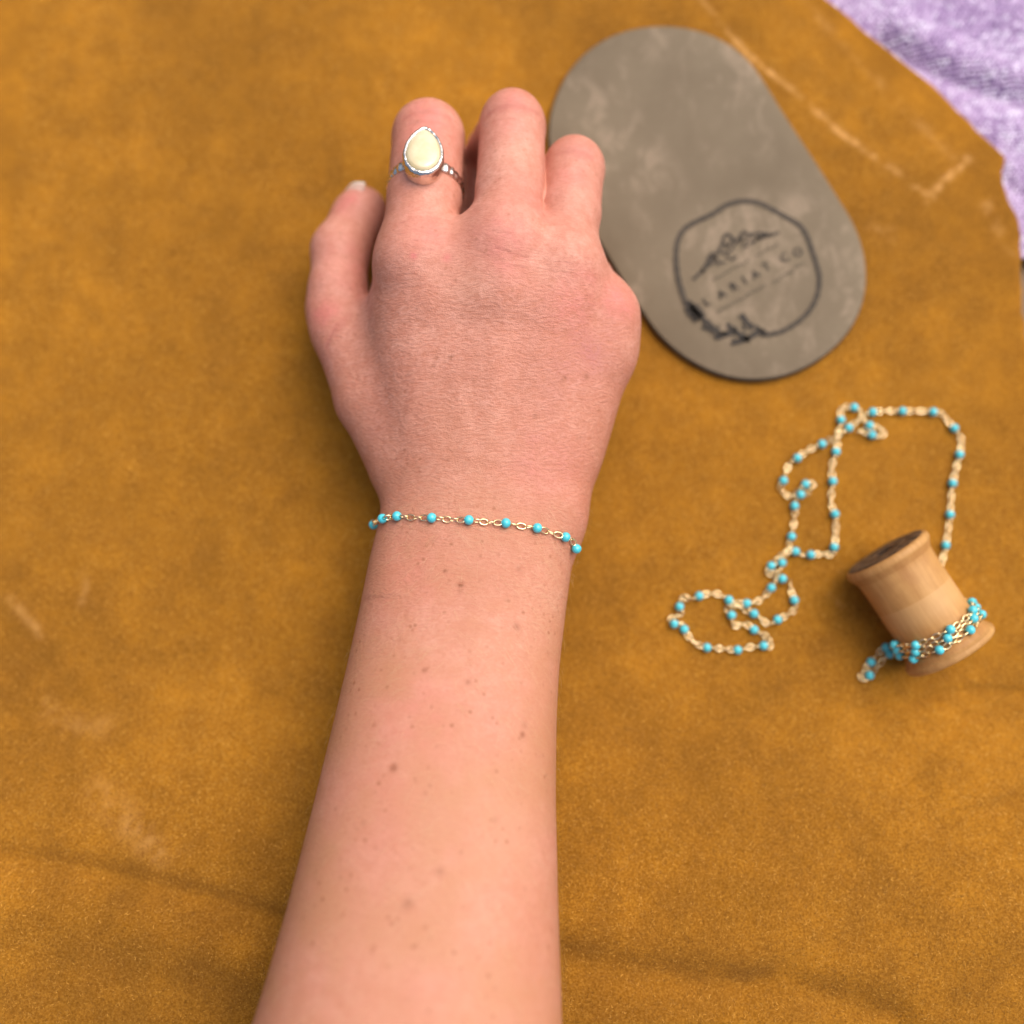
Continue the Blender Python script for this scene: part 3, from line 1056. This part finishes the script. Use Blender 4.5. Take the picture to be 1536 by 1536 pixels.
def place(name, me, root, p, t, up, roll, sx=1.0):
    o = bpy.data.objects.new(name, me)
    COL.objects.link(o)
    o.parent = root
    x, y, z = frame(np.asarray(t, float), np.asarray(up, float), roll)
    q = (np.asarray(p) - np.array(root.location) / S) * S
    o.matrix_local = Matrix(((x[0] * sx, y[0], z[0], q[0]), (x[1] * sx, y[1], z[1], q[1]), (x[2] * sx, y[2], z[2], q[2]), (0, 0, 0, 1)))
    return o


def string_chain(root, pts, upf, flat=0.0, jit=0.3):
    """pts: ('b' | 'w' | 'x', point); beads sit on 'b', links fill the way between, 'x' breaks the strand"""
    P = [np.asarray(p, float) for _, p in pts]
    K = [k for k, _ in pts]
    # a smooth dense curve through the points
    dense, mark = [], []
    for i in range(len(P)):
        mark.append(len(dense))
        if i == len(P) - 1 or K[i] == 'x':
            dense.append(P[i]); continue
        p0 = P[i - 1] if i and K[i - 1] != 'x' else P[i]
        p1, p2 = P[i], P[i + 1]
        p3 = P[i + 2] if i + 2 < len(P) and K[i + 1] != 'x' else p2
        for s in range(10):
            t = s / 10
            dense.append(0.5 * ((2 * p1) + (p2 - p0) * t + (2 * p0 - 5 * p1 + 4 * p2 - p3) * t * t + (3 * p1 - p0 - 3 * p2 + p3) * t ** 3))
    dense = np.array(dense)
    br = 0.115
    stops = [i for i in range(len(P)) if K[i] in 'bx'] if K[0] != 'w' else [0] + [i for i in range(1, len(P)) if K[i] in 'bx']
    if K[-1] == 'w':
        stops.append(len(P) - 1)
    for i in range(len(P)):
        if K[i] == 'b':
            m = mark[i]
            lo, hi = max(0, m - 2), min(len(dense) - 1, m + 2)
            place('bead', BEAD, root, P[i], dense[hi] - dense[lo], upf(P[i]), random.uniform(0, 3))
    par = 0
    for a, b in zip(stops[:-1], stops[1:]):
        if K[a] == 'x':
            continue
        D = dense[mark[a]:mark[b] + 1]
        if len(D) < 2:
            continue
        sl = np.concatenate([[0], np.cumsum(np.linalg.norm(np.diff(D, axis=0), axis=1))])
        s0 = br if K[a] == 'b' else 0.0
        s1 = sl[-1] - (br if K[b] == 'b' else 0.0)
        n = max(1, round((s1 - s0) / PITCH))
        for i in range(n):
            s = s0 + (s1 - s0) * (i + 0.5) / n
            e = 0.06
            g = lambda q: np.array([np.interp(q, sl, D[:, c]) for c in range(3)])
            p = g(s)
            par += 1
            roll = (0 if par % 2 else math.pi / 2) + flat * (1 if par % 2 else -1) + random.uniform(-jit, jit)
            sx = min(1.15, max(0.6, (s1 - s0) / n / PITCH))
            place('link', LINK, root, p, g(s + e) - g(s - e), upf(p), roll, sx)


def bracelet():
    B = [(868, 816), (845, 805), (804, 792.8), (758, 786), (703.6, 781.6), (649.5, 778.5), (599, 776), (574, 777.5)]
    root_p = march(720, 782)
    root = empty('bracelet', (root_p[0], root_p[1], 0.8), 'fine gold chain bracelet with turquoise beads worn round the wrist', 'bracelet')
    pts = []
    # round the far underside first (thumb side to little finger side), then over the top
    yR, yL = march(845, 805)[1] - 0.28, march(590, 777)[1]

    def surf(y, ang):
        cx, a, cz, b = (float(np.interp(y, LY, t)) for t in (LCX, LA, LCZ, LB))
        c = np.array([cx, y, cz])
        d = np.array([math.sin(ang), 0, math.cos(ang)])
        s = 5.0
        for _ in range(60):
            v = float(sdf((c + d * s)[None])[0]) - 0.10
            s -= v * 0.7
            if abs(v) < 0.003:
                break
        return c + d * s
    for i, (px, py) in enumerate(B):
        if 0 < i < len(B) - 1:
            p = march(px, py)
            p = p + normal_at(p) * 0.10
        else:
            y = yR if i == 0 else yL
            p = surf(y, math.radians(72 if i == 0 else -66))
        pts.append(('b', p))
        if i < len(B) - 1:
            q = march((px + B[i + 1][0]) / 2, (py + B[i + 1][1]) / 2 + 0.5)
            if q[2] > 1:
                pts.append(('w', q + normal_at(q) * 0.05))
    angs = list(range(-90, -260, -20))
    for k, a in enumerate(angs):
        f = k / (len(angs) - 1)
        pts.append(('b' if k % 2 == 0 else 'w', surf(yL * (1 - f) + yR * f, math.radians(a))))
    pts.append(('w', pts[0][1]))
    cen = np.array([float(np.interp(root_p[1], LY, LCX)), root_p[1], float(np.interp(root_p[1], LY, LCZ))])

    def upf(p):
        n = normal_at(np.asarray(p))
        return n
    string_chain(root, pts, upf, 0.12, 0.25)


bracelet()

# ------------------------------------------------------------------ wooden spool lying on its side
SP_R = 1.27
C0 = at(1327, 828, SP_R + 0.22)
C1 = at(1420, 968, SP_R + 0.04)
SAX = (C1 - C0) / np.linalg.norm(C1 - C0)        # from the dark end to the chain end
SLEN0 = float(np.linalg.norm(C1 - C0))
KS = SLEN0 / 3.4
UPV = np.array([0, 0, 1.0])
SSD = np.cross(SAX, UPV)
SSD = SSD if SSD[0] > 0 else -SSD                # towards the right of the picture
SSD /= np.linalg.norm(SSD)
SUP = np.cross(SSD, SAX)
SUP = SUP if SUP[2] > 0 else -SUP
zlift = 0.0


def spool_pt(s, r, phi):
    return C0 + np.array([0, 0, zlift]) + SAX * s + (SSD * math.sin(phi) + SUP * math.cos(phi)) * r


def build_spool():
    base = spool_pt(1.6, 0, 0) - np.array([0, 0, SP_R])
    root = empty('thread_spool', base, 'small wooden thread spool lying on its side, dark end up left', 'spool')
    prof = [(0.00, 0.30, 'h'), (0.00, 1.12, 's'), (0.03, 1.20, ''), (0.10, 1.245, ''), (0.20, 1.245, ''), (0.26, 1.215, 'g'), (0.30, 1.19, 'g'),
            (0.42, 1.135, 'g'), (0.46, 1.115, ''), (0.60, 1.10, ''), (1.0, 1.092, ''), (1.40, 1.090, ''), (1.43, 1.088, 'l'), (1.47, 1.088, 'l'), (1.85, 1.09, 'l'), (2.2, 1.09, ''), (2.5, 1.085, ''),
            (2.76, 1.085, ''), (2.82, 1.10, 'g'), (2.90, 1.16, 'g'), (3.0, 1.215, 'g'), (3.06, 1.23, ''), (3.09, 1.29, ''), (3.14, 1.315, ''), (3.22, 1.315, ''), (3.27, 1.28, ''),
            (3.29, 1.15, ''), (3.29, 0.30, '')]
    n = 64
    v, band, stain = [], [], []
    k = SLEN0 / 3.06
    # built along its own z axis so that the grain follows the turning axis
    for s, r, f in prof:
        for j in range(n):
            a = 2 * math.pi * j / n
            v.append((r * math.cos(a), r * math.sin(a), s * k))
            band.append(0.55 if f == 'l' else 0.0)
            stain.append(0.32 if f == 'g' else (0.8 if f in ('s', 'h') else 0.0))
    fs = [tuple(reversed(q)) for q in grid_faces(len(prof), n, True)]
    # bore
    m = len(v)
    for s in (0.0, 3.29 * k):
        for j in range(n):
            a = 2 * math.pi * j / n
            v.append((0.30 * math.cos(a), 0.30 * math.sin(a), s)); band.append(0); stain.append(1.0)
    fs += [(m + j, m + (j + 1) % n, m + n + (j + 1) % n, m + n + j) for j in range(n)]
    me = new_mesh('spool_body', v, fs)
    add_attr(me, 'band', band)
    add_attr(me, 'stain', stain)
    body = link_obj('spool_body', me, M_WOOD, root)
    z = SAX; x = SSD; y = np.cross(z, x)
    o = (spool_pt(0, 0, 0) - np.array(root.location) / S) * S
    mat = Matrix(((x[0], y[0], z[0], o[0]), (x[1], y[1], z[1], o[1]), (x[2], y[2], z[2], o[2]), (0, 0, 0, 1)))
    body.matrix_local = mat
    # stained, rough end face standing just proud of the flange
    v, f = [], []
    for r, zz in ((0.31, -0.005), (0.34, -0.035), (0.62, -0.03), (0.66, -0.012), (0.70, -0.03), (1.02, -0.028), (1.10, -0.02), (1.135, 0.0)):
        for j in range(n):
            a = 2 * math.pi * j / n
            v.append((r * math.cos(a), r * math.sin(a), zz + 0.006 * math.sin(5 * a + 9 * r)))
    face = link_obj('end_face', new_mesh('end_face', v, [q for q in grid_faces(8, n, True)]), M_DARKEND, root)
    face.matrix_local = mat
    v, f = [], []
    for zz in (0.0, 0.9):
        for j in range(32):
            a = 2 * math.pi * j / 32
            v.append((0.297 * math.cos(a), 0.297 * math.sin(a), zz))
    hole = link_obj('bore', new_mesh('bore', v, grid_faces(2, 32, True) + [tuple(range(32, 64))]), M_HOLE, root)
    hole.matrix_local = mat


build_spool()

# ------------------------------------------------------------------ the bead chain: lying in loops, then wound round the spool
LOOSE = [('w', 1408, 858, .15), ('w', 1414, 840, .08), ('b', 1418.8, 818), ('b', 1425, 772), ('b', 1429, 725), ('b', 1439.6, 681.7), ('w', 1441.7, 659), ('b', 1432, 642), ('w', 1421, 631),
         ('w', 1413, 621), ('b', 1400, 617.5), ('b', 1354, 616.5), ('b', 1309, 618), ('w', 1291.5, 628), ('b', 1273, 642, .1), ('w', 1258, 652, .18), ('b', 1233, 666), ('w', 1211, 676), ('b', 1196, 687),
         ('w', 1184, 696), ('b', 1175, 721), ('w', 1171, 732), ('w', 1181, 744), ('w', 1191, 744), ('w', 1199, 734, .06), ('b', 1208, 726.5), ('w', 1219, 727), ('w', 1213, 738), ('b', 1201, 742, .06),
         ('w', 1194, 750), ('b', 1191.7, 759), ('w', 1192, 774), ('b', 1187.6, 804.6), ('w', 1184, 816), ('w', 1180, 828, .08), ('w', 1168, 838, .08), ('b', 1157, 848.7), ('w', 1149, 857), ('w', 1161, 862),
         ('b', 1174, 868, .08), ('w', 1185, 873), ('w', 1187, 885), ('b', 1192, 900), ('w', 1194, 911), ('w', 1185, 920), ('b', 1166.7, 929.5), ('w', 1152, 936), ('w', 1142, 928), ('b', 1130.8, 920.5),
         ('w', 1118, 915), ('w', 1104, 908.5), ('b', 1093, 900), ('w', 1080, 893), ('w', 1068, 890), ('b', 1048.4, 894), ('w', 1035, 899), ('w', 1022, 896), ('b', 1019, 910), ('w', 1020, 920), ('w', 1006, 929),
         ('b', 1011, 936), ('w', 1023, 935), ('b', 1026, 944, -.02), ('w', 1031, 953), ('w', 1043, 965), ('b', 1060, 971.5), ('w', 1082, 973), ('b', 1106, 975), ('w', 1124, 971), ('b', 1145, 968.5), ('w', 1154, 970),
         ('w', 1154, 960), ('w', 1146, 953), ('b', 1130.8, 944.5), ('w', 1117, 936), ('w', 1100, 938), ('b', 1097, 922.8), ('w', 1092, 913, .06), ('w', 1103, 906, .1), ('b', 1120, 905, .06), ('w', 1141, 899.6),
         ('b', 1157, 881.6), ('w', 1163, 872), ('w', 1165, 862, .1), ('w', 1171, 854, .08), ('b', 1173.4, 844), ('w', 1171, 835), ('w', 1180, 826.5, .1), ('b', 1193.6, 827), ('w', 1206, 833), ('b', 1216.7, 832),
         ('w', 1238, 831), ('w', 1249, 833), ('b', 1251, 821), ('w', 1253, 800), ('b', 1252, 771), ('w', 1246, 752), ('b', 1249, 722), ('w', 1247, 702), ('b', 1254, 677.5), ('w', 1257, 652, .04), ('b', 1261.5, 630),
         ('w', 1262, 612), ('b', 1281, 611), ('w', 1291, 617), ('w', 1296, 630, .08), ('b', 1304, 638), ('w', 1317, 641), ('w', 1326, 648), ('w', 1318, 656), ('b', 1308, 652.5), ('w', 1293, 646), ('w', 1284, 650)]
TAIL = [('w', 1349, 975, .5), ('b', 1330, 971, .12), ('w', 1318, 980), ('b', 1306.5, 993), ('w', 1296, 1004), ('w', 1290, 1014), ('w', 1295, 1021), ('b', 1303.5, 1013), ('w', 1315, 1001), ('w', 1324, 991), ('b', 1335.5, 981, .06), ('w', 1352, 984, .4)]


def on_hide(seq):
    out = []
    for it in seq:
        k, px, py = it[:3]
        dz = it[3] if len(it) > 3 else 0.0
        z = (0.145 if k == 'b' else 0.10) + dz
        p = at(px, py, z)
        p[2] += lz1(p)
        out.append((k, p))
    return out


def build_chain():
    base = at(1230, 800, 0)
    root = empty('bead_chain', (base[0], base[1], lz1(base)), 'long gold chain with turquoise beads, looped on the hide and wound round the spool', 'chain')
    up = lambda p: UPV
    string_chain(root, on_hide(LOOSE), up, 0.12, 0.3)
    k = SLEN0 / 3.06
    D = math.radians
    wraps = [(2.30, 2.46, [100, 80, 41, -6, -54, -92]), (2.47, 2.62, [105, 78, 32, -15, -60, -95]), (2.66, 2.79, [102, 66, 16, -31, -70, -100])]
    rb = 1.09 + 0.10
    for s0, s1, ph in wraps:
        pts = []
        for i, a in enumerate(ph):
            f = i / (len(ph) - 1)
            w = 0.05 * math.sin(i * 2.1)
            s = s0 + (s1 - s0) * math.sin(f * math.pi) + w * 0.5
            kind = 'w' if i == 0 else 'b'
            pts.append((kind, spool_pt(s * k, rb + (0.03 if kind == 'b' else 0), D(a))))
            if i < len(ph) - 1:
                b = ph[i + 1]
                for q in (1 / 3, 2 / 3):
                    f2 = (i + q) / (len(ph) - 1)
                    pts.append(('w', spool_pt((s0 + (s1 - s0) * math.sin(f2 * math.pi)) * k, rb - 0.015, D(a + (b - a) * q))))
        string_chain(root, pts, lambda p: (p - spool_pt(float((p - spool_pt(0, 0, 0)) @ SAX), 0, 0)), 0.15, 0.25)
    string_chain(root, on_hide(TAIL), up, 0.12, 0.3)
    nl = len([c for c in root.children if c.name.startswith('link')])
    print('chain links', nl, 'beads', len(root.children) - nl)


build_chain()

# ------------------------------------------------------------------ oval leather coaster with a burnt-in emblem
TH = 0.26


def build_coaster():
    cx, cy, ang, L, r = 0.1994 * H, 0.327 * H, math.radians(119.25), 0.0855 * H, 0.1195 * H
    d = np.array([math.cos(ang), math.sin(ang)]); e = np.array([-d[1], d[0]])
    c = np.array([cx, cy])
    zb = 0.04
    n = 96
    out = []
    for i in range(n):
        a = 2 * math.pi * i / n
        pl = 2 * math.pi * r + 4 * L            # walk round the outline: half circle, side, half circle, side
        w = pl * i / n
        if w < math.pi * r:
            b = w / r - math.pi / 2
            q = d * (L + r * math.cos(b)) + e * r * math.sin(b)
        elif w < math.pi * r + 2 * L:
            q = e * r + d * (L - (w - math.pi * r))
        elif w < 2 * math.pi * r + 2 * L:
            b = (w - math.pi * r - 2 * L) / r + math.pi / 2
            q = d * (-L + r * math.cos(b)) + e * r * math.sin(b)
        else:
            q = -e * r + d * (-L + (w - 2 * math.pi * r - 2 * L))
        out.append(q * (1 + 0.006 * math.sin(3 * a + 1) + 0.004 * math.sin(7 * a)))
    out = np.array(out)
    root = empty('coaster', (cx, cy, zb), 'grey brown oval leather coaster with dark round mountain emblem', 'coaster')
    v, f = [], []
    lev = [(0.0, 1.0), (0.35, 1.0), (0.75, 0.999), (0.93, 0.993), (1.0, 0.982), (1.0, 0.80), (1.0, 0.4)]
    for t, s in lev:
        for q in out:
            p = c + q * s
            dome = 0.02 * vnoise(p[0], p[1], 2.0, 81) if s < 0.99 else 0.0
            v.append((p[0], p[1], zb + TH * t + float(dome) * (1 if t == 1 and s < .9 else 0)))
    g = grid_faces(len(lev), n, True)
    f = [tuple(reversed(q)) for q in g]
    area = sum(out[i][0] * out[(i + 1) % n][1] - out[(i + 1) % n][0] * out[i][1] for i in range(n))
    if area < 0:
        f = g
    v.append((cx, cy, zb + TH))
    o = (len(lev) - 1) * n
    f += [(o + i, o + (i + 1) % n, len(v) - 1) if area > 0 else (o + (i + 1) % n, o + i, len(v) - 1) for i in range(n)]
    # leather sheet: rim part (dark cut side) and face part
    rim = [q for k, q in enumerate(f) if k < 3 * n]
    face = [q for k, q in enumerate(f) if k >= 3 * n]
    obj('coaster_face', v, face, M_PATCH, root, (cx, cy, zb))
    obj('coaster_rim', v, rim, M_PATCH_EDGE, root, (cx, cy, zb))

    zt = zb + TH + 0.028
    Q = lambda x, y: at(980 + x / 4.8, 280 + y / 4.8, zt)

    class Ink:
        def __init__(self): self.v, self.f = [], []
        def stroke(self, pts, w0, w1=None, closed=False, z=0.0):
            w1 = w0 if w1 is None else w1
            P = [Q(*p) for p in pts]
            D = []
            m = len(P)
            for i in range(m if closed else m - 1):     # smooth it
                p0, p1, p2, p3 = (P[(i + k) % m] if closed else P[min(max(i + k, 0), m - 1)] for k in (-1, 0, 1, 2))
                for s in range(6):
                    t = s / 6
                    D.append(0.5 * (2 * p1 + (p2 - p0) * t + (2 * p0 - 5 * p1 + 4 * p2 - p3) * t * t + (3 * p1 - p0 - 3 * p2 + p3) * t ** 3))
            if not closed:
                D.append(P[-1])
            D = np.array(D); D[:, 2] = zt + z
            k0 = len(self.v); m = len(D)
            for i in range(m):
                a, b = (D[(i - 1) % m], D[(i + 1) % m]) if closed else (D[max(i - 1, 0)], D[min(i + 1, m - 1)])
                t = b - a; t = t / (np.linalg.norm(t) + 1e-9)
                nn = np.array([-t[1], t[0], 0])
                w = (w0 + (w1 - w0) * i / (m - 1)) * (1 + 0.12 * math.sin(i * 1.7))
                self.v += [D[i] + nn * w, D[i] - nn * w]
            for i in range(m if closed else m - 1):
                j = (i + 1) % m
                self.f.append((k0 + 2 * i, k0 + 2 * i + 1, k0 + 2 * j + 1, k0 + 2 * j))
        def build(self, name, mat):
            return obj(name, self.v, self.f, mat, root, (cx, cy, zb), smooth=False)
    k = Ink()
    k.stroke([(235, 840), (195, 720), (170, 600), (165, 480), (180, 380), (230, 300), (320, 245), (430, 195), (520, 135), (630, 105), (740, 112), (840, 155), (950, 215), (1045, 270),
              (1100, 345), (1140, 450), (1175, 560), (1197, 660), (1182, 780), (1130, 885), (1045, 970), (940, 1035), (850, 1060), (770, 1062)], 0.080, 0.072)
    k.build('ring_emblem', M_INK2)
    k = Ink()
    k.stroke([(240, 830), (290, 885), (340, 950)], 0.11, 0.22); k.stroke([(250, 860), (300, 920), (335, 945)], 0.16, 0.16)
    k.stroke([(345, 940), (420, 1000), (470, 1050), (520, 1065)], 0.06, 0.08)
    k.stroke([(350, 1015), (420, 1025)], 0.05, 0.07); k.stroke([(440, 1085), (540, 1055), (590, 1040)], 0.08, 0.10)
    k.stroke([(530, 985), (580, 1030), (650, 1085), (700, 1095)], 0.05, 0.11); k.stroke([(560, 1130), (630, 1110), (690, 1090)], 0.06, 0.10)
    k.stroke([(630, 920), (670, 970), (715, 1025)], 0.10, 0.07); k.stroke([(700, 1080), (760, 1045), (800, 1060)], 0.08, 0.10); k.stroke([(735, 1000), (780, 1045)], 0.04, 0.08)
    # needles and leaves of the sprig along the ring's lower left
    for bx, by, tx, ty in ((262, 868, 225, 900), (285, 905, 240, 930), (310, 930, 275, 965), (330, 900, 360, 880), (310, 870, 335, 850), (390, 985, 350, 985), (405, 1000, 400, 960), (440, 1030, 410, 1055),
                           (455, 1040, 470, 1000), (500, 1062, 480, 1100), (560, 1040, 535, 1000), (600, 1050, 590, 1005), (640, 1085, 660, 1040), (600, 1115, 570, 1090), (660, 1030, 640, 990),
                           (690, 1000, 725, 985), (675, 975, 640, 955), (750, 1050, 740, 1010), (800, 1060, 790, 1020), (770, 1060, 820, 1040)):
        k.stroke([(bx, by), ((bx + tx) / 2 + 4, (by + ty) / 2 + 3), (tx, ty)], 0.055, 0.02, z=0.003)
    k.build('sprig_emblem', M_INK)
    k = Ink()
    # mountain range: outline, then ridge shading
    k.stroke([(285, 670), (340, 615), (385, 550), (410, 490), (450, 478), (490, 430), (512, 352), (545, 345), (580, 385), (615, 372), (650, 325), (690, 345), (740, 335), (800, 335), (850, 345), (905, 328)], 0.05, 0.045)
    for a, b in (((350, 620), (400, 560)), ((420, 500), (470, 540)), ((480, 480), (560, 470)), ((545, 350), (600, 410)), ((590, 400), (560, 460)), ((610, 375), (640, 400)),
                 ((660, 335), (720, 370)), ((720, 400), (790, 350)), ((790, 360), (860, 355)), ((560, 530), (600, 500)), ((500, 400), (530, 440)), ((520, 440), (560, 420)), ((430, 500), (400, 550)), ((400, 570), (440, 540)), ((460, 500), (430, 530)), ((560, 380), (540, 420)), ((640, 350), (620, 420)), ((680, 360), (660, 410)), ((750, 350), (740, 390)), ((760, 380), (820, 360)), ((830, 350), (880, 340)), ((360, 590), (345, 625)), ((640, 440), (690, 425)), ((520, 500), (545, 520)), ((450, 560), (520, 545)), ((720, 415), (690, 400))):
        mx, my = (a[0] + b[0]) / 2 + 6, (a[1] + b[1]) / 2 - 6
        k.stroke([a, (mx, my), b], 0.045, 0.03, z=0.004)
    k.build('mountain_emblem', M_INK2)
    # the two rows of print too small to read
    k = Ink()
    R = random.Random(3)

    def row(a, b, n, gap=()):
        for i in range(n):
            if i in gap:
                continue
            t0, t1 = (i + 0.15) / n, (i + 0.75) / n
            j = R.uniform(-5, 5)
            p = (a[0] + (b[0] - a[0]) * t0, a[1] + (b[1] - a[1]) * t0 + j)
            q = (a[0] + (b[0] - a[0]) * t1, a[1] + (b[1] - a[1]) * t1 + R.uniform(-5, 5))
            k.stroke([p, ((p[0] + q[0]) / 2 + R.uniform(-4, 4), (p[1] + q[1]) / 2 + R.uniform(-8, 8)), q], 0.03, 0.03)
    row((455, 905), (815, 700), 15)
    row((865, 690), (1090, 545), 9)
    row((430, 670), (690, 530), 10)
    row((735, 500), (905, 415), 7)
    k.build('small_print', M_INK_FAINT)
    # main line of lettering
    cu = [("L", 1060, 453), ("A", 1082.5, 441.5), ("R", 1101, 430), ("I", 1116.5, 420.5), ("A", 1133, 412), ("T", 1150, 400.5), ("C", 1177, 387), ("O", 1197, 378.5)]
    pa, pb = at(1060, 453, zt), at(1197, 378.5, zt)
    ra = math.atan2(pb[1] - pa[1], pb[0] - pa[0])
    av, af = [], []
    for ch, px, py in cu:
        fc = bpy.data.curves.new('letter', 'FONT')
        fc.body = ch; fc.size = 0.37; fc.align_x = 'CENTER'; fc.align_y = 'CENTER'; fc.offset = 0.008
        to = bpy.data.objects.new('letter', fc)
        me = bpy.data.meshes.new_from_object(to)
        bpy.data.objects.remove(to); bpy.data.curves.remove(fc)
        p = at(px, py, zt)
        k0 = len(av)
        for q in me.vertices:
            x, y = q.co.x, q.co.y
            av.append((p[0] + x * math.cos(ra) - y * math.sin(ra), p[1] + x * math.sin(ra) + y * math.cos(ra), zt + 0.004))
        af += [tuple(k0 + i for i in pl.vertices) for pl in me.polygons]
        bpy.data.meshes.remove(me)
    obj('lettering', av, af, M_INK, root, (cx, cy, zb), smooth=False)


build_coaster()
